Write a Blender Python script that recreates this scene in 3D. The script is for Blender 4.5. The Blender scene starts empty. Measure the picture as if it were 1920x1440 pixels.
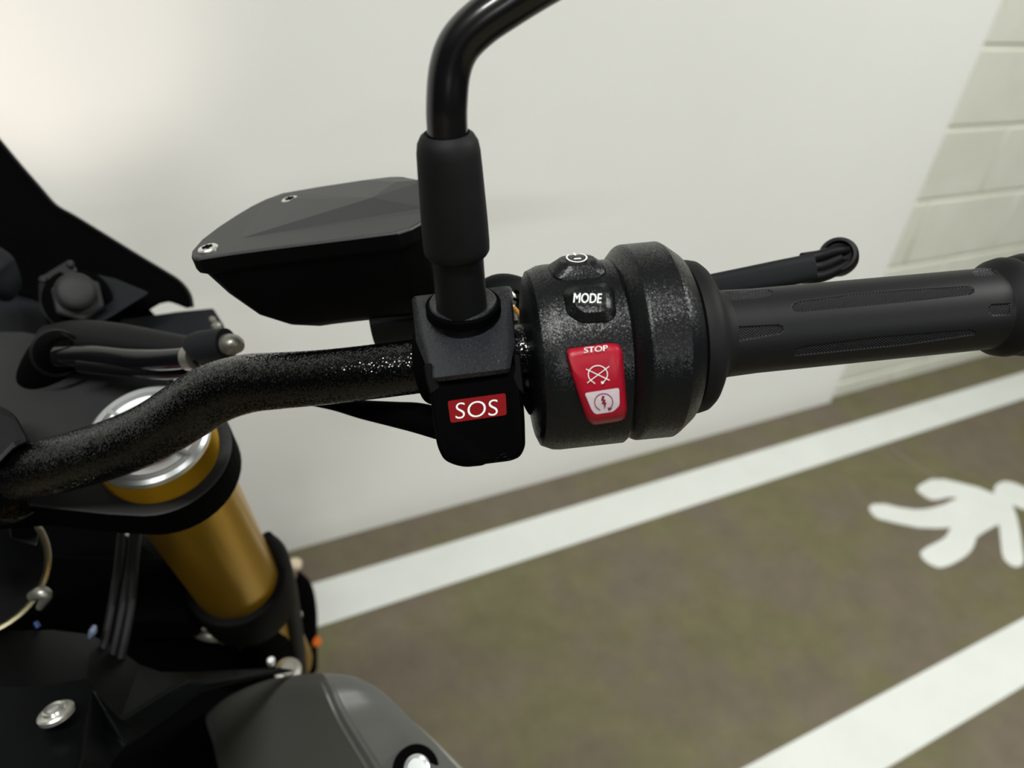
import bpy, math, random
import numpy as np
from mathutils import Vector, Matrix
random.seed(4); rng = np.random.default_rng(4)
SC = bpy.context.scene
COL = SC.collection

# ------------------------------------------------------------------ camera
F = 1442.0
CX, CY = 960.0, 720.0
H = 1.25                                   # lens height above the floor
def nrm(v):
    v = np.asarray(v, float); return v / np.linalg.norm(v)
Xc = nrm((2900, 600, -F))                  # world X (along the wall) seen in camera axes
Zc = np.array((-285., -2091., -F)); Zc = -nrm(Zc - Xc * np.dot(Zc, Xc))
Yc = np.cross(Zc, Xc)
C2W = np.array([Xc, Yc, Zc])               # rows: world axes in camera axes
CAM = np.array((0, 0, H))
cam = bpy.data.objects.new('camera', bpy.data.cameras.new('camera'))
COL.objects.link(cam)
cam.data.sensor_width = 36.0
cam.data.lens = F / 1920 * 36.0
cam.data.clip_start = 0.01
M = Matrix([[*C2W[i], CAM[i]] for i in range(3)] + [[0, 0, 0, 1]])
cam.matrix_world = M
cam.data.dof.use_dof = True
cam.data.dof.focus_distance = 0.30
cam.data.dof.aperture_fstop = 8.0
SC.camera = cam

# ------------------------------------------------------------------ world, lamps, exposure
w = bpy.data.worlds.new('world'); SC.world = w; w.use_nodes = True
w.node_tree.nodes['Background'].inputs[0].default_value = (0.75, 0.82, 1.0, 1)
w.node_tree.nodes['Background'].inputs[1].default_value = 0.006
SC.view_settings.view_transform = 'Standard'
SC.view_settings.look = 'None'
SC.view_settings.exposure = 0.0
SC.view_settings.gamma = 1.0
SC.view_settings.use_curve_mapping = False

def area(name, loc, target, sx, sy, power, color):
    l = bpy.data.lights.new(name, 'AREA'); l.shape = 'RECTANGLE'; l.size = sx; l.size_y = sy
    l.energy = power; l.color = color
    o = bpy.data.objects.new(name, l); COL.objects.link(o)
    o.location = loc
    o.rotation_euler = (Vector(target) - Vector(loc)).to_track_quat('-Z', 'Y').to_euler()
    return o
LAMPS = [(-0.55, -0.25, 2.50), (1.9, -0.25, 2.50), (-1.2, -3.3, 2.50), (1.6, -3.3, 2.50)]  # last two are added out of view to even the wall
POW = [31.0, 46.0, 66.0, 48.0]
for L_, p_ in zip(LAMPS, POW):
    area('ceiling_tube_light', L_, (L_[0], L_[1], 0), 1.15, 0.10, p_, (0.98, 1.0, 0.955))

# ------------------------------------------------------------------ pixel helpers (true distances)
def cw(v):                                  # camera axes -> world direction
    return C2W @ np.asarray(v, float)
def ray(px, py):
    return cw(((px - CX), (CY - py), -F)) / F      # unit z-depth
def P(px, py, z):
    return CAM + ray(px, py) * z
def onplane(px, py, p0, n):
    r = ray(px, py); t = np.dot(np.asarray(p0) - CAM, n) / np.dot(r, n)
    return CAM + r * t
UPW = np.array((0, 0, 1.0))

# ------------------------------------------------------------------ materials
def mat(name, base, rough=0.5, metal=0.0, spec=0.5, coat=0.0, noise=None, bump=None, col2=None, colscale=10, emit=None, flake=None, tint=None):
    m = bpy.data.materials.new(name); m.use_nodes = True
    nt = m.node_tree; b = nt.nodes['Principled BSDF']
    b.inputs['Base Color'].default_value = (*base, 1)
    b.inputs['Roughness'].default_value = rough
    b.inputs['Metallic'].default_value = metal
    b.inputs['Specular IOR Level'].default_value = spec
    b.inputs['Coat Weight'].default_value = coat
    tc = nt.nodes.new('ShaderNodeTexCoord')
    if col2 is not None:
        n = nt.nodes.new('ShaderNodeTexNoise'); n.inputs['Scale'].default_value = colscale
        n.inputs['Detail'].default_value = 6; n.inputs['Roughness'].default_value = 0.6
        nt.links.new(tc.outputs['Object'], n.inputs['Vector'])
        r = nt.nodes.new('ShaderNodeValToRGB')
        r.color_ramp.elements[0].position = 0.35; r.color_ramp.elements[1].position = 0.65
        r.color_ramp.elements[0].color = (*base, 1); r.color_ramp.elements[1].color = (*col2, 1)
        nt.links.new(n.outputs['Fac'], r.inputs['Fac']); nt.links.new(r.outputs['Color'], b.inputs['Base Color'])
    if bump is not None:
        sc, st, dist = bump
        n = nt.nodes.new('ShaderNodeTexNoise'); n.inputs['Scale'].default_value = sc
        n.inputs['Detail'].default_value = 2.0
        nt.links.new(tc.outputs['Object'], n.inputs['Vector'])
        bp = nt.nodes.new('ShaderNodeBump'); bp.inputs['Strength'].default_value = st
        bp.inputs['Distance'].default_value = dist
        nt.links.new(n.outputs['Fac'], bp.inputs['Height']); nt.links.new(bp.outputs['Normal'], b.inputs['Normal'])
    if flake is not None:                    # metallic-flake grain: every cell tilts its own way
        sc, amt = flake
        vo = nt.nodes.new('ShaderNodeTexVoronoi'); vo.inputs['Scale'].default_value = sc
        nt.links.new(tc.outputs['Object'], vo.inputs['Vector'])
        s1 = nt.nodes.new('ShaderNodeVectorMath'); s1.operation = 'SUBTRACT'; s1.inputs[1].default_value = (.5, .5, .5)
        nt.links.new(vo.outputs['Color'], s1.inputs[0])
        s2 = nt.nodes.new('ShaderNodeVectorMath'); s2.operation = 'SCALE'; s2.inputs['Scale'].default_value = amt
        nt.links.new(s1.outputs[0], s2.inputs[0])
        g = nt.nodes.new('ShaderNodeNewGeometry')
        s3 = nt.nodes.new('ShaderNodeVectorMath'); s3.operation = 'ADD'
        nt.links.new(g.outputs['Normal'], s3.inputs[0]); nt.links.new(s2.outputs[0], s3.inputs[1])
        s4 = nt.nodes.new('ShaderNodeVectorMath'); s4.operation = 'NORMALIZE'
        nt.links.new(s3.outputs[0], s4.inputs[0]); nt.links.new(s4.outputs[0], b.inputs['Normal'])
    if emit:
        b.inputs['Emission Color'].default_value = (*emit[0], 1); b.inputs['Emission Strength'].default_value = emit[1]
    return m
m_wall = mat('wall_paint', (0.83, 0.825, 0.80), 0.55, col2=(0.86, 0.855, 0.835), colscale=1.2, bump=(60, 0.05, 0.001))
m_block = mat('block_paint', (0.65, 0.655, 0.57), 0.6, col2=(0.71, 0.71, 0.64), colscale=7, bump=(220, 0.25, 0.0015))
m_joint = mat('joint_paint', (0.66, 0.66, 0.57), 0.7, bump=(200, 0.3, 0.001))
m_ceil = mat('ceiling_paint', (0.55, 0.55, 0.52), 0.9, bump=(80, 0.1, 0.002))
m_line = mat('line_paint', (0.70, 0.71, 0.685), 0.6, col2=(0.74, 0.75, 0.725), colscale=9, bump=(300, 0.1, 0.0008))
m_body = mat('housing_plastic', (0.0035, 0.004, 0.005), 0.33, spec=0.35, flake=(2600, 0.26))
m_bar = mat('handlebar_powder_coat', (0.0010, 0.0012, 0.0013), 0.17, spec=0.5, flake=(1900, 0.42))
m_clampm = mat('clamp_powder_coat', (0.016, 0.017, 0.021), 0.38, spec=0.5, flake=(2600, 0.35))
m_lid = mat('reservoir_lid_satin', (0.025, 0.025, 0.026), 0.50, spec=0.5, bump=(4500, 0.2, 0.0001))
m_res = mat('reservoir_black', (0.0008, 0.0008, 0.001), 0.6, spec=0.08, bump=(4000, 0.2, 0.0001))
m_sat = mat('satin_black', (0.003, 0.0033, 0.0038), 0.5, spec=0.22, bump=(2600, 0.15, 0.0001))
m_black = mat('matte_black', (0.0004, 0.0004, 0.0005), 0.8, spec=0.04)
m_rub = mat('rubber', (0.0028, 0.0031, 0.0036), 0.62, spec=0.22, col2=(0.0045, 0.005, 0.0052), colscale=60, bump=(1500, 0.15, 0.0001))
m_grip = mat('grip_rubber', (0.0045, 0.005, 0.006), 0.50, spec=0.28, bump=(2500, 0.12, 0.0001))
m_stem = mat('stem_gloss_black', (0.004, 0.004, 0.005), 0.22, spec=0.6, coat=0.3)
m_gloss = mat('gloss_black_hose', (0.004, 0.004, 0.005), 0.12, spec=0.6)
m_red = mat('switch_red', (0.34, 0.005, 0.020), 0.38, spec=0.3, bump=(4000, 0.12, 0.0001))
m_lred = mat('label_red', (0.18, 0.002, 0.004), 0.6, spec=0.1)
m_white = mat('print_white', (0.80, 0.80, 0.80), 0.6)
m_pink = mat('switch_inlay_white', (0.62, 0.52, 0.57), 0.5, bump=(3500, 0.3, 0.0001))
m_ink = mat('print_dark_red', (0.22, 0.01, 0.03), 0.5)
m_gold = mat('gold_anodised', (0.42, 0.23, 0.008), 0.30, metal=0.8, bump=(900, 0.04, 0.0001))
m_alu = mat('machined_aluminium', (0.78, 0.80, 0.82), 0.34, metal=0.9, bump=(500, 0.06, 0.0001))
m_steel = mat('screw_steel', (0.75, 0.74, 0.70), 0.30, metal=0.9)
m_dsteel = mat('dull_steel', (0.30, 0.29, 0.26), 0.40, metal=0.8)
m_brass = mat('brass_ring', (0.62, 0.55, 0.36), 0.25, metal=0.9)
m_gray = mat('dark_grey_plastic', (0.006, 0.007, 0.009), 0.65, spec=0.2, bump=(1800, 0.25, 0.0002))
m_plate = mat('triple_clamp_cast', (0.016, 0.016, 0.017), 0.55, spec=0.3, bump=(1500, 0.6, 0.0004))
m_tank = mat('tank_satin_grey', (0.070, 0.070, 0.065), 0.42, spec=0.5)
m_cover = mat('tank_cover_black', (0.0012, 0.0018, 0.0018), 0.5, spec=0.10, bump=(2500, 0.1, 0.0001))
m_amber = mat('amber_plastic', (0.75, 0.16, 0.01), 0.3)
m_wire = mat('wire_amber', (0.45, 0.20, 0.03), 0.4)
m_knurl = m_grip
m_tyre = mat('tyre_rubber', (0.012, 0.012, 0.012), 0.8, spec=0.3, bump=(300, 0.2, 0.001))

# concrete floor: patches of olive and brown
m_floor = bpy.data.materials.new('stained_concrete'); m_floor.use_nodes = True
nt = m_floor.node_tree; b = nt.nodes['Principled BSDF']
tc = nt.nodes.new('ShaderNodeTexCoord')
def noise(scale, detail, rough=0.6):
    n = nt.nodes.new('ShaderNodeTexNoise'); n.inputs['Scale'].default_value = scale
    n.inputs['Detail'].default_value = detail; n.inputs['Roughness'].default_value = rough
    nt.links.new(tc.outputs['Object'], n.inputs['Vector']); return n
n1 = noise(4.0, 8); n2 = noise(14, 10, 0.7); n3 = noise(3.0, 4)
r1 = nt.nodes.new('ShaderNodeValToRGB')
r1.color_ramp.elements[0].position = 0.43; r1.color_ramp.elements[0].color = (0.146, 0.132, 0.072, 1)
r1.color_ramp.elements[1].position = 0.57; r1.color_ramp.elements[1].color = (0.150, 0.123, 0.092, 1)
nt.links.new(n1.outputs['Fac'], r1.inputs['Fac'])
r2 = nt.nodes.new('ShaderNodeValToRGB')
r2.color_ramp.elements[0].position = 0.30; r2.color_ramp.elements[0].color = (0.84, 0.84, 0.83, 1)
r2.color_ramp.elements[1].position = 0.72; r2.color_ramp.elements[1].color = (1.14, 1.14, 1.12, 1)
nt.links.new(n2.outputs['Fac'], r2.inputs['Fac'])
mx = nt.nodes.new('ShaderNodeMix'); mx.data_type = 'RGBA'; mx.blend_type = 'MULTIPLY'; mx.inputs['Factor'].default_value = 1
nt.links.new(r1.outputs['Color'], mx.inputs['A']); nt.links.new(r2.outputs['Color'], mx.inputs['B'])
nt.links.new(mx.outputs['Result'], b.inputs['Base Color'])
b.inputs['Roughness'].default_value = 0.55
b.inputs['Specular IOR Level'].default_value = 0.25
bp = nt.nodes.new('ShaderNodeBump'); bp.inputs['Strength'].default_value = 0.15; bp.inputs['Distance'].default_value = 0.003
nt.links.new(n2.outputs['Fac'], bp.inputs['Height']); nt.links.new(bp.outputs['Normal'], b.inputs['Normal'])

# ------------------------------------------------------------------ mesh helpers
def link(o, parent=None):
    COL.objects.link(o)
    if parent is not None:
        o.parent = parent
        if parent.type == 'EMPTY':
            o.matrix_parent_inverse = Matrix.Translation(-parent.location)
    return o
def mk(name, verts, faces, m, parent=None, smooth=True, bevel=0.0, seg=2, solid=0.0, off=-1, sharp=35, subd=0, fix=True):
    me = bpy.data.meshes.new(name)
    me.from_pydata([tuple(map(float, v)) for v in verts], [], [tuple(f) for f in faces])
    me.update()
    if fix:
        import bmesh
        bm = bmesh.new(); bm.from_mesh(me)
        bmesh.ops.recalc_face_normals(bm, faces=bm.faces)
        bm.to_mesh(me); bm.free()
    ms = m if isinstance(m, (list, tuple)) else [m]
    for x in ms: me.materials.append(x)
    if smooth:
        me.polygons.foreach_set('use_smooth', [True] * len(me.polygons))
        try: me.set_sharp_from_angle(angle=math.radians(sharp))
        except Exception: pass
    o = bpy.data.objects.new(name, me); link(o, parent)
    if solid:
        s = o.modifiers.new('s', 'SOLIDIFY'); s.thickness = solid; s.offset = off
    if subd:
        s = o.modifiers.new('u', 'SUBSURF'); s.levels = subd; s.render_levels = subd
    if bevel:
        bv = o.modifiers.new('b', 'BEVEL'); bv.width = bevel; bv.segments = seg; bv.limit_method = 'ANGLE'
        bv.angle_limit = math.radians(30); bv.harden_normals = False
    return o
def empty(name, loc):
    o = bpy.data.objects.new(name, None); COL.objects.link(o); o.location = loc; o.empty_display_size = 0.1
    return o
def loft(loops, cap=True, closed=True):
    n = len(loops[0]); V = [p for l in loops for p in l]; Fc = []
    for i in range(len(loops) - 1):
        for j in range(n if closed else n - 1):
            k = (j + 1) % n
            Fc.append((i * n + j, i * n + k, (i + 1) * n + k, (i + 1) * n + j))
    if cap:
        Fc.append(tuple(range(n))[::-1]); Fc.append(tuple(range((len(loops) - 1) * n, len(loops) * n)))
    return V, Fc
def basis(a, hint=None):
    a = nrm(a); h = np.array((0, 0, 1.0)) if hint is None else np.asarray(hint, float)
    if abs(np.dot(a, nrm(h))) > 0.98: h = np.array((0, 1.0, 0.1))
    v = nrm(h - a * np.dot(h, a)); return a, v, np.cross(a, v)
def revolve(p0, a, prof, n=64, hint=None, name='x', m=None, parent=None, cap=True, **k):
    """prof: list of (t along axis, radius)"""
    a, v, u = basis(a, hint); L = []
    for t, r in prof:
        c = np.asarray(p0) + a * t
        L.append([c + (v * math.cos(q) + u * math.sin(q)) * max(r, 1e-5) for q in np.linspace(0, 2 * math.pi, n, endpoint=False)])
    V, Fc = loft(L, cap)
    return mk(name, V, Fc, m, parent, **k)
def catmull(pts, n=8):
    pts = [np.asarray(p, float) for p in pts]
    q = [2 * pts[0] - pts[1]] + pts + [2 * pts[-1] - pts[-2]]
    out = []
    for i in range(1, len(q) - 2):
        for s in range(n):
            t = s / n
            out.append(0.5 * ((2 * q[i]) + (-q[i-1] + q[i+1]) * t + (2*q[i-1] - 5*q[i] + 4*q[i+1] - q[i+2]) * t*t + (-q[i-1] + 3*q[i] - 3*q[i+1] + q[i+2]) * t**3))
    out.append(q[-2]); return out
def tube(name, pts, m, parent, n=24, sub=8, flat=1.0, hint=None, cap=True, **k):
    """pts: (x, y, z, r) in world"""
    S = catmull([np.array(p, float) for p in pts], sub) if sub > 1 else [np.array(p, float) for p in pts]
    C = np.array([s[:3] for s in S]); R = [s[3] for s in S]
    T = np.gradient(C, axis=0); L = []
    a, v, u = basis(T[0], hint)
    for i in range(len(C)):
        a = nrm(T[i]); v = nrm(v - a * np.dot(v, a)); u = np.cross(a, v)
        L.append([C[i] + (v * math.cos(q) * flat + u * math.sin(q)) * R[i] for q in np.linspace(0, 2 * math.pi, n, endpoint=False)])
    V, Fc = loft(L, cap)
    return mk(name, V, Fc, m, parent, **k)
def PT(*rows):                               # (px, py, z, radius) -> world rows
    return [(*P(a, b_, c), r) for a, b_, c, r in rows]
def prism(name, top, down, m, parent, inset=None, **k):
    """polygon 'top' (world points) pushed along vector(s) 'down'"""
    n = len(top); bot = [np.asarray(p) + np.asarray(down) for p in top]
    V, Fc = loft([list(top), bot]); return mk(name, V, Fc, m, parent, **k)
def grid_surface(name, rows, m, parent, sub=6, solid=0.004, **k):
    A = [[np.array(P(*p)) for p in r] for r in rows]
    A = [catmull(r, sub) for r in A]
    cols = [catmull([A[i][j] for i in range(len(A))], sub) for j in range(len(A[0]))]
    nr, nc = len(cols[0]), len(cols)
    V = [cols[j][i] for i in range(nr) for j in range(nc)]
    Fc = [(i*nc+j, i*nc+j+1, (i+1)*nc+j+1, (i+1)*nc+j) for i in range(nr-1) for j in range(nc-1)]
    # make the normals face the lens side before thickening
    e1 = V[1] - V[0]; e2 = V[nc] - V[0]
    mid = V[len(V)//2]; nn = np.cross(V[len(V)//2 + 1] - mid, V[min(len(V)//2 + nc, len(V)-1)] - mid)
    if np.dot(nn, CAM - mid) < 0: Fc = [f[::-1] for f in Fc]
    return mk(name, V, Fc, m, parent, solid=solid, fix=False, **k)

# text / icons as thin print that follows a surface:  fmap(u, v) -> world point
def text_print(name, body, fmap, m, parent, bold=0.0, shrink=1.0, dup=0.0):
    cu = bpy.data.curves.new(name, 'FONT'); cu.body = body; cu.size = 1.0; cu.offset = bold
    cu.align_x = 'CENTER'; cu.align_y = 'CENTER'; cu.resolution_u = 6; cu.space_character = shrink
    t = bpy.data.objects.new(name, cu); COL.objects.link(t)
    dg = bpy.context.evaluated_depsgraph_get()
    me = bpy.data.meshes.new_from_object(t.evaluated_get(dg))
    bpy.data.objects.remove(t); bpy.data.curves.remove(cu)
    co = np.array([v.co[:] for v in me.vertices])
    lo, hi = co.min(0), co.max(0); mid = (lo + hi) / 2
    if dup:                                 # heavier strokes: the same outline twice, a hair apart
        import bmesh
        bm = bmesh.new(); bm.from_mesh(me)
        g = bmesh.ops.duplicate(bm, geom=bm.verts[:] + bm.edges[:] + bm.faces[:])
        bmesh.ops.translate(bm, verts=[v for v in g['geom'] if isinstance(v, bmesh.types.BMVert)], vec=(dup, dup*.35, 0))
        bm.to_mesh(me); bm.free()
    w_ = (hi[0] - lo[0]) / 2; h_ = (hi[1] - lo[1]) / 2
    for v in me.vertices:
        u_ = (v.co[0] - mid[0]) / w_; vv = (v.co[1] - mid[1]) / h_
        v.co = Vector(fmap(u_, vv))
    me.materials.clear(); me.materials.append(m)
    o = bpy.data.objects.new(name, me); link(o, parent); return o
def ribbon(pts, wd):
    """2-D polyline -> quads (verts, faces)"""
    pts = [np.array(p, float) for p in pts]; V = []; Fc = []
    for i, p in enumerate(pts):
        a = pts[max(i - 1, 0)]; c = pts[min(i + 1, len(pts) - 1)]
        d = nrm(c - a); nn = np.array((-d[1], d[0])) * wd / 2
        V += [p + nn, p - nn]
    for i in range(len(pts) - 1): Fc.append((2*i, 2*i+1, 2*i+3, 2*i+2))
    return V, Fc
def arc(cx, cy, r, a0, a1, n=28, ry=None):
    ry = r if ry is None else ry
    return [(cx + r * math.cos(math.radians(a)), cy + ry * math.sin(math.radians(a))) for a in np.linspace(a0, a1, n)]
def print_shapes(name, shapes, surf, m, parent):
    """shapes: list of (verts2d, faces) in photo pixels; surf(px,py) -> world point"""
    V = []; Fc = []
    for v, f in shapes:
        k = len(V); V += [surf(*p) for p in v]; Fc += [tuple(k + i for i in q) for q in f]
    return mk(name, V, Fc, m, parent, smooth=False, fix=False)

# ------------------------------------------------------------------ the setting
YW = 1.154; XE = 1.858                       # wall plane, right end of the smooth wall
def box(name, lo, hi, m, parent=None, bevel=0.0, **k):
    x0, y0, z0 = lo; x1, y1, z1 = hi
    V = [(x0,y0,z0),(x1,y0,z0),(x1,y1,z0),(x0,y1,z0),(x0,y0,z1),(x1,y0,z1),(x1,y1,z1),(x0,y1,z1)]
    Fc = [(0,3,2,1),(4,5,6,7),(0,1,5,4),(1,2,6,5),(2,3,7,6),(3,0,4,7)]
    return mk(name, V, Fc, m, parent, smooth=bevel > 0, bevel=bevel, fix=False, **k)
floor = box('floor', (-4, -4, -0.1), (6, 1.6, 0), m_floor); floor['kind'] = 'structure'
wall = box('wall_front', (-4, YW, -0.02), (XE, 1.45, 2.6), m_wall, bevel=0.004); wall['kind'] = 'structure'
backing = box('wall_right', (XE - 0.01, YW + 0.020, -0.02), (6, 1.45, 2.6), m_joint); backing['kind'] = 'structure'
ceil = box('ceiling', (-4, -4, 2.6), (6, 1.6, 2.75), m_ceil); ceil['kind'] = 'structure'
# painted concrete blocks
CH = 0.19; BL = 0.40; J = 0.011; Z0 = 0.062
blk = None
for r in range(-1, 13):
    z0 = Z0 + r * CH; z1 = z0 + CH - J
    z0c = max(z0, 0.0); z1c = min(z1, 2.6)
    if z1c - z0c < 0.02: continue
    x = 2.143 + (0 if r % 2 else (BL / 2 if r % 4 == 2 else .13)) - 6 * BL
    if r == 3: pass
    while x < 5.6:
        a, c = max(x, XE - 0.004), x + BL - 0.005
        if c - a > 0.03:
            box('block', (a, YW + 0.014 + random.uniform(-.0008, .0008), z0c), (c, YW + 0.03, z1c), m_block, backing, bevel=0.004)
        x += BL
# painted markings on the floor
def floorpt(px, py, z=0.0):
    r = ray(px, py); t = (z - H) / r[2]; return CAM + r * t
def paint(name, pts, m=m_line):
    top = [np.array((p[0], p[1], 0.0012)) for p in pts]; bot = [np.array((p[0], p[1], -0.001)) for p in pts]
    V, Fc = loft([top, bot]); return mk(name, V, Fc, m, floor, smooth=False)
yA0, yA1 = 1.051, 0.946; yB0, yB1 = 0.384, 0.276
paint('lane_line', [(0.232, yA1), (5.8, yA1), (5.8, yA0), (0.232, yA0)])
paint('lane_line', [(0.232, yB1), (5.8, yB1), (5.8, yB0), (0.232, yB0)])
ped = [(568,235),(573,222),(590,212),(640,212),(710,228),(780,238),(830,236),(870,228),(920,213),(985,182),(940,180),(890,192),(865,194),(835,182),(795,152),(792,138),(805,124),(850,100),(885,94),(920,97),(1000,115),(1080,135),(1152,165),
       (1150,140),(1165,118),(1200,105),(1240,112),(1330,148),(1400,180),(1395,230),(1340,232),(1290,238),(1235,215),(1250,250),(1262,290),(1275,360),(1290,470),(1286,492),(1270,503),(1250,505),(1225,495),(1198,470),(1187,435),(1175,310),(1160,312),(1110,340),(1068,368),
       (1062,395),(1048,425),(1030,445),(1000,468),(950,495),(915,507),(890,508),(850,492),(820,468),(808,446),(812,432),(840,412),(900,382),(925,365),(940,340),(950,322),(880,325),(800,322),(700,302),(610,280),(585,262)]
paint('pedestrian_figure', [floorpt(1400 + x/2.483, 860 + y/2.483)[:2] for x, y in ped])
hc = floorpt(1400 + 1490/2.483, 860 + 170/2.483)
paint('pedestrian_head', [(hc[0] + .055*math.cos(a), hc[1] + .055*math.sin(a)) for a in np.linspace(0, 2*math.pi, 28, endpoint=False)])
m_seam = mat('seam_filler', (0.20, 0.165, 0.13), 0.7)
s0, s1 = floorpt(1672, 842), floorpt(1760, 900)
dd = nrm(s1 - s0) ; nn = np.array((-dd[1], dd[0], 0)) * 0.004
paint('floor_seam', [(s0+nn)[:2], (s1+nn)[:2], (s1-nn)[:2], (s0-nn)[:2]], m_seam)

# ceiling tube fixtures (out of frame; far pair added to even the wall light)
m_tubeglow = mat('tube_glow', (0.9, 0.9, 0.88), 0.5, emit=((0.97, 1.0, 0.93), 6.0))
for i, (lx, ly, lz) in enumerate(LAMPS):
    f_ = empty('ceiling_light', (lx, ly, 2.6))
    f_['label'] = ['slim white tube light on the ceiling above the handlebar', 'slim white tube light on the ceiling above the painted walkway by the block wall',
                   'unseen tube light added behind the rider to even the wall, left side', 'unseen tube light added behind the rider to even the wall, right side'][i]
    f_['category'] = 'lamp'
    box('housing', (lx-.62, ly-.07, 2.545), (lx+.62, ly+.07, 2.6), m_ceil, f_, bevel=.005)
    
    box('tube', (lx-.58, ly-.05, 2.512), (lx+.58, ly+.05, 2.546), m_tubeglow, f_, bevel=.012)

# ------------------------------------------------------------------ the motorcycle
root = empty('motorcycle', (0.1, 0.75, 0.0))
root['label'] = 'black motorcycle with gold fork tube and an SOS switch on its handlebar, by the wall'
root['category'] = 'motorcycle'

# --- handlebar: one bent tapered tube
bar_px = [(1860,578,.3140,.0109),(1700,592,.3095,.0109),(1500,611,.3045,.0110),(1345,627,.3005,.0110),(1180,641,.3010,.0110),(1000,657,.3040,.0110),(850,678,.3085,.0110),(700,697,.3150,.0112),(600,708,.3220,.0116),
          (520,714,.3290,.0122),(460,720,.3350,.0129),(400,739,.3420,.0136),(345,773,.3500,.0140),(285,810,.3600,.0141),(215,840,.3690,.0142),(130,866,.3800,.0142),(40,888,.3900,.0143),(-120,925,.4080,.0143)]
bar = tube('handlebar', PT(*bar_px), m_bar, root, n=48, sub=8)
def barpt(px):
    for a, b_ in zip(bar_px[:-1], bar_px[1:]):
        if b_[0] <= px <= a[0]:
            t = (a[0] - px) / (a[0] - b_[0])
            return P(px, a[1] + t*(b_[1]-a[1]), a[2] + t*(b_[2]-a[2]))
GA, GB = barpt(1345), barpt(1860)
AX = nrm(GB - GA)                             # throttle axis
TC = nrm(CAM - (GA + GB) / 2)
_, CV, CU = basis(AX, TC)                     # CV: towards the lens, CU: AX x CV
UP2 = -CU if np.dot(CU, UPW) < 0 else CU      # across the bar, upwards
def axis_t(px, py=None):                      # distance along throttle axis whose centre shows at px
    best = None
    lo, hi = -0.12, 0.16
    for _ in range(50):
        mid = (lo + hi) / 2; q = C2W.T @ (GA + AX*mid - CAM)
        x = CX + F * q[0] / -q[2]
        if x < px: lo = mid
        else: hi = mid
    return (lo + hi) / 2

# --- grip: real recessed knurl patches
def hit_cyl(px, py, R, p0=None, a=None, ev=1.0, c=None):
    """ray with a cylinder (ellipse with half axes R across, R*ev towards the lens) round the throttle axis -> (t, theta), theta 0 = CV"""
    p0 = GA if p0 is None else p0
    r = ray(px, py); o = CAM - p0
    if c is not None: o = o - c
    ox, oy = np.dot(o, UP2) / R, np.dot(o, CV) / (R * ev)
    dx, dy = np.dot(r, UP2) / R, np.dot(r, CV) / (R * ev)
    A = dx*dx + dy*dy; B = 2*(ox*dx + oy*dy); C_ = ox*ox + oy*oy - 1
    D = B*B - 4*A*C_
    D = max(D, 0.0)
    s = (-B - math.sqrt(D)) / (2*A)
    p = o + r * s
    return np.dot(p, AX), math.atan2(np.dot(p, UP2) / R, np.dot(p, CV) / (R * ev)), CAM + r * s
RG = 0.0166
patches_px = [
 [(1484,577),(1487,570),(1497,565),(1600,551),(1700,543),(1815,536),(1825,540),(1826,547),(1818,552),(1700,565),(1600,575),(1500,584),(1488,583)],
 [(1335,552),(1360,549),(1440,543),(1449,546),(1447,551),(1437,556),(1360,565),(1335,569)],
 [(1487,662),(1492,654),(1510,649),(1640,633),(1820,618),(1830,622),(1828,628),(1700,647),(1600,657),(1500,667),(1489,667)],
 [(1350,615),(1460,609),(1469,613),(1469,620),(1461,626),(1350,645)],
 [(1854,577),(1859,571),(1895,569),(1894,590),(1861,592),(1855,586)],
 [(1824,510),(1831,507),(1862,504),(1871,514),(1830,518)]]
patches = []
for pp in patches_px:
    q = []
    for i in range(len(pp)):
        a_, b_ = np.array(pp[i], float), np.array(pp[(i+1) % len(pp)], float)
        for s in (0, .25, .5, .75):
            h = hit_cyl(*(a_ + (b_ - a_) * s), RG); q.append((h[0], h[1] * RG))
    patches.append(np.array(q))
def poly_sd(pts, x, y):
    """signed distance to polygon (negative inside), arrays"""
    d = np.full(x.shape, 1e9); ins = np.zeros(x.shape, bool); n = len(pts)
    for i in range(n):
        ax, ay = pts[i]; bx, by = pts[(i+1) % n]
        ex, ey = bx-ax, by-ay; wx, wy = x-ax, y-ay
        t = np.clip((wx*ex + wy*ey) / (ex*ex + ey*ey + 1e-12), 0, 1)
        d = np.minimum(d, np.hypot(wx - ex*t, wy - ey*t))
        c1 = (ay > y) != (by > y)
        with np.errstate(divide='ignore', invalid='ignore'):
            xi = (bx-ax) * (y-ay) / (by-ay + 1e-15) + ax
        ins ^= c1 & (x < xi)
    return np.where(ins, -d, d)
GT0, GT1 = axis_t(1318), axis_t(1880)
NT, NF, NB = 680, 300, 60
th = np.concatenate([np.linspace(-1.75, 1.75, NF), np.linspace(1.75, 2*math.pi - 1.75, NB + 2)[1:-1]])
tt = np.linspace(GT0, GT1, NT)
TT, TH = np.meshgrid(tt, th, indexing='ij')
S_ = TH * RG
R_ = np.full(TT.shape, RG) + 0.0007 * np.clip(1 - (TT - GT0) / 0.02, 0, 1)
front = np.abs(TH) < 1.75
for pg in patches:
    sub = front & (TT > pg[:,0].min()-.002) & (TT < pg[:,0].max()+.002) & (S_ > pg[:,1].min()-.002) & (S_ < pg[:,1].max()+.002)
    sd = poly_sd(pg, TT[sub], S_[sub])
    k = np.clip((0.00015 - sd) / 0.0004, 0, 1)
    pit = 0.00135
    u1 = (TT[sub] + S_[sub]*1.3) / pit; u2 = (TT[sub] - S_[sub]*1.3) / pit
    kn = (np.abs((u1 % 1) - .5) + np.abs((u2 % 1) - .5))        # 0..1
    R_[sub] -= k * (0.00095 - 0.00075 * np.clip(kn*1.2 - .1, 0, 1))
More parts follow.
